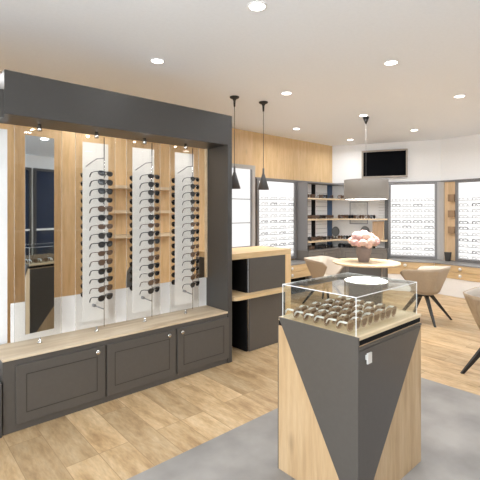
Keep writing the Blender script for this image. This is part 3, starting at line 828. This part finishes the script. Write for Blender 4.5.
# glass upright with rungs at the right end of the shelves, wooden box, solid stand-ins for a reflected picture and chairs
t = thing('picture_reflection', 'thin grey framed pale picture imitating a mirror reflection behind the corner shelves', 'picture', (A.x, A.y, 0), R1)
bm = bmesh.new()
for a in ((.36, .375, 1.23, 1.69), (.705, .72, 1.23, 1.69), (.375, .705, 1.23, 1.245), (.375, .705, 1.675, 1.69)): bx(bm, a[0], a[1], -.025, -.001, a[2], a[3])
obj('frame', bm, M['alu'], t); box('print', (.375, .705, -.012, -.001, 1.245, 1.675), M['picture'], t)
t = thing('display_ladder', 'slim grey upright with short pegs beside the middle backlit display', 'display rack', (A.x, A.y, 0), R1)
box('upright', (1.05, 1.115, -.07, -.001, .76, 2.05), M['charcoal'], t)
bm = bmesh.new()
for i in range(16): bx(bm, .93, 1.05, -.05, -.04, 1.95-.055*i, 1.957-.055*i)
obj('peg', bm, M['frame_l'], t)
t = thing('wooden_box', 'open pale wood box on the bottom corner shelf by the middle display', 'box', (A.x, A.y, .93), R1)
bm = bmesh.new()
for a in ((.82, .84, 0, .36), (1.02, 1.04, 0, .36), (.84, 1.02, 0, .02), (.84, 1.02, .34, .36)): bx(bm, a[0], a[1], -.17, -.052, a[2], a[3])
bx(bm, .84, 1.02, -.06, -.052, .02, .34); obj('carcass', bm, M['warm_niche'], t)
def reflection_oval(u, dep, z, r, label):  # solid ovals standing in for chair backs reflected behind the shelves
    p = off_line(A+d1*u, d1, dep)
    t = thing('chair_reflection_oval', label, 'mirror', (p.x, p.y, z), R1)
    bm = bmesh.new(); prism(bm, [(r*.8*math.cos(2*PI*k/32), .05+r+r*math.sin(2*PI*k/32)) for k in range(32)], -.008, .004, 'y'); obj('reflection_rim', bm, M['charcoal'], t, bevel=.003)
    bm = bmesh.new(); prism(bm, [(r*.66*math.cos(2*PI*k/32), .05+r+r*.84*math.sin(2*PI*k/32)) for k in range(32)], -.012, -.0085, 'y'); obj('glass', bm, M['mesh_grey'], t)
    bm = bmesh.new(); tube(bm, [(0, 0, .0), (0, 0, .06)], .008, 8); lathe(bm, [(0, 0), (.06, 0), (.06, .008), (0, .012)], 20); obj('reflection_stand', bm, M['charcoal'], t)
reflection_oval(.10, .20, .93, .10, 'oval grey disc imitating a reflected chair back, on the bottom corner shelf near the corner')
reflection_oval(.68, .20, .93, .11, 'oval grey disc imitating a reflected chair back, on the bottom shelf just above the pink flowers')

# ------------------------------------------------------------------ low drawer units
def drawer_unit(P, d, rz, u0, u1, depth, label, plinth, handles, seam=None):
    t = thing('drawer_unit', label, 'drawer unit', (P.x, P.y, 0), rz, 'low oak drawer units along the bay')
    box('carcass', (u0, u1, -depth+.02, -.001, .31, .548), M['wood_tbl'], t)
    for (z0, z1) in ((.315, .428), (.434, .546)):
        dd = box('drawer', (u0+.002, u1-.002, -depth, -depth+.019, z0, z1), M['wood_h'], t, bevel=.002)
        for hu in handles:
            bm = bmesh.new(); lathe(bm, [(0, .024), (.026, .02), (.03, .008), (.014, 0)], 18)
            bmesh.ops.rotate(bm, cent=(0, 0, 0), matrix=Matrix.Rotation(PI/2, 3, 'X'), verts=bm.verts)
            bmesh.ops.translate(bm, vec=(hu, -depth, (z0+z1)/2), verts=bm.verts); obj('knob', bm, M['nickel'], dd)
    if plinth: box('plinth', (u0, u1, -depth+.015, -.001, 0, .309), M['white_lam'], t, label='white plinth')
    else: box('plinth', (u0, u1, -depth+.15, -.001, 0, .309), M['black'], t, label='dark recessed plinth')
drawer_unit(P0, d0, 0, 4.86, 5.90, .42, 'low oak drawer unit behind the counter, below the left backlit display', False, (5.35,))
Do = .50
bend = isect(off_line(A, d1, Do), d1, off_line(B, d2, Do), d2)
ub1 = (bend-A).dot(d1); ub2 = (bend-B).dot(d2)
drawer_unit(A, d1, R1, 1.12, ub1-.002, Do, 'low oak drawer unit on white plinth below the middle backlit display', True, (1.42,))
drawer_unit(B, d2, R2, ub2+.003, 1.75, Do, 'low oak drawer unit on white plinth below the right backlit display', True, (.62,))
# filler wedge where the two units meet
# worktops
o = box('worktop', (4.86, 5.905, 4.65, 5.079, .549, .571), M['counter_grey'], bevel=.002); tag(o, 'grey worktop on the drawer unit behind the counter', 'worktop')
Dw = Do+.012
bw = isect(off_line(A, d1, Dw), d1, off_line(B, d2, Dw), d2)
pts = [off_line(A+d1*1.12, d1, Dw), bw, off_line(B+d2*1.76, d2, Dw), off_line(B+d2*1.76, d2, .001), isect(off_line(A, d1, .001), d1, off_line(B, d2, .001), d2), off_line(A+d1*1.12, d1, .001)]
bm = bmesh.new(); prism(bm, [tuple(p) for p in pts], .549, .571)
tag(obj('worktop', bm, M['counter_grey'], bevel=.002), 'long grey angled worktop under the middle and right backlit displays', 'worktop')

# ------------------------------------------------------------------ wall screen
t = thing('wall_screen', 'flat dark screen in a champagne frame high on the white wall', 'television', (A.x, A.y, 0), R1)
u0, u1, z0, z1 = .60, 1.475, 2.17, 2.73; b = .035
bm = bmesh.new()
for a in ((u0, u0+b, z0, z1), (u1-b, u1, z0, z1), (u0+b, u1-b, z0, z0+b), (u0+b, u1-b, z1-b, z1)): bx(bm, a[0], a[1], -.06, -.001, a[2], a[3])
obj('frame', bm, M['tvframe'], t, bevel=.004); box('screen', (u0+b, u1-b, -.045, -.001, z0+b, z1-b), M['screen'], t, label='dark screen')

# ------------------------------------------------------------------ world, camera
w = bpy.data.worlds.new('world'); S.world = w; w.use_nodes = True
w.node_tree.nodes['Background'].inputs['Color'].default_value = (.8, .85, 1, 1)
w.node_tree.nodes['Background'].inputs['Strength'].default_value = .3
cd = bpy.data.cameras.new('camera'); cam = bpy.data.objects.new('camera', cd); COL.objects.link(cam); S.camera = cam
cam.location = (0, 0, 1.5)
cam.rotation_euler = (PI/2, 0, -math.radians(90-math.degrees(math.atan2(.748, .664))))
cd.sensor_width = 36; cd.lens = 36*403/480; cd.shift_y = -29/480; cd.clip_start = .05
S.cycles.transparent_max_bounces = 32
S.view_settings.view_transform = 'Standard'; S.view_settings.look = 'None'; S.view_settings.gamma = 1
S.view_settings.use_curve_mapping = False
S.view_settings.exposure = 0.4
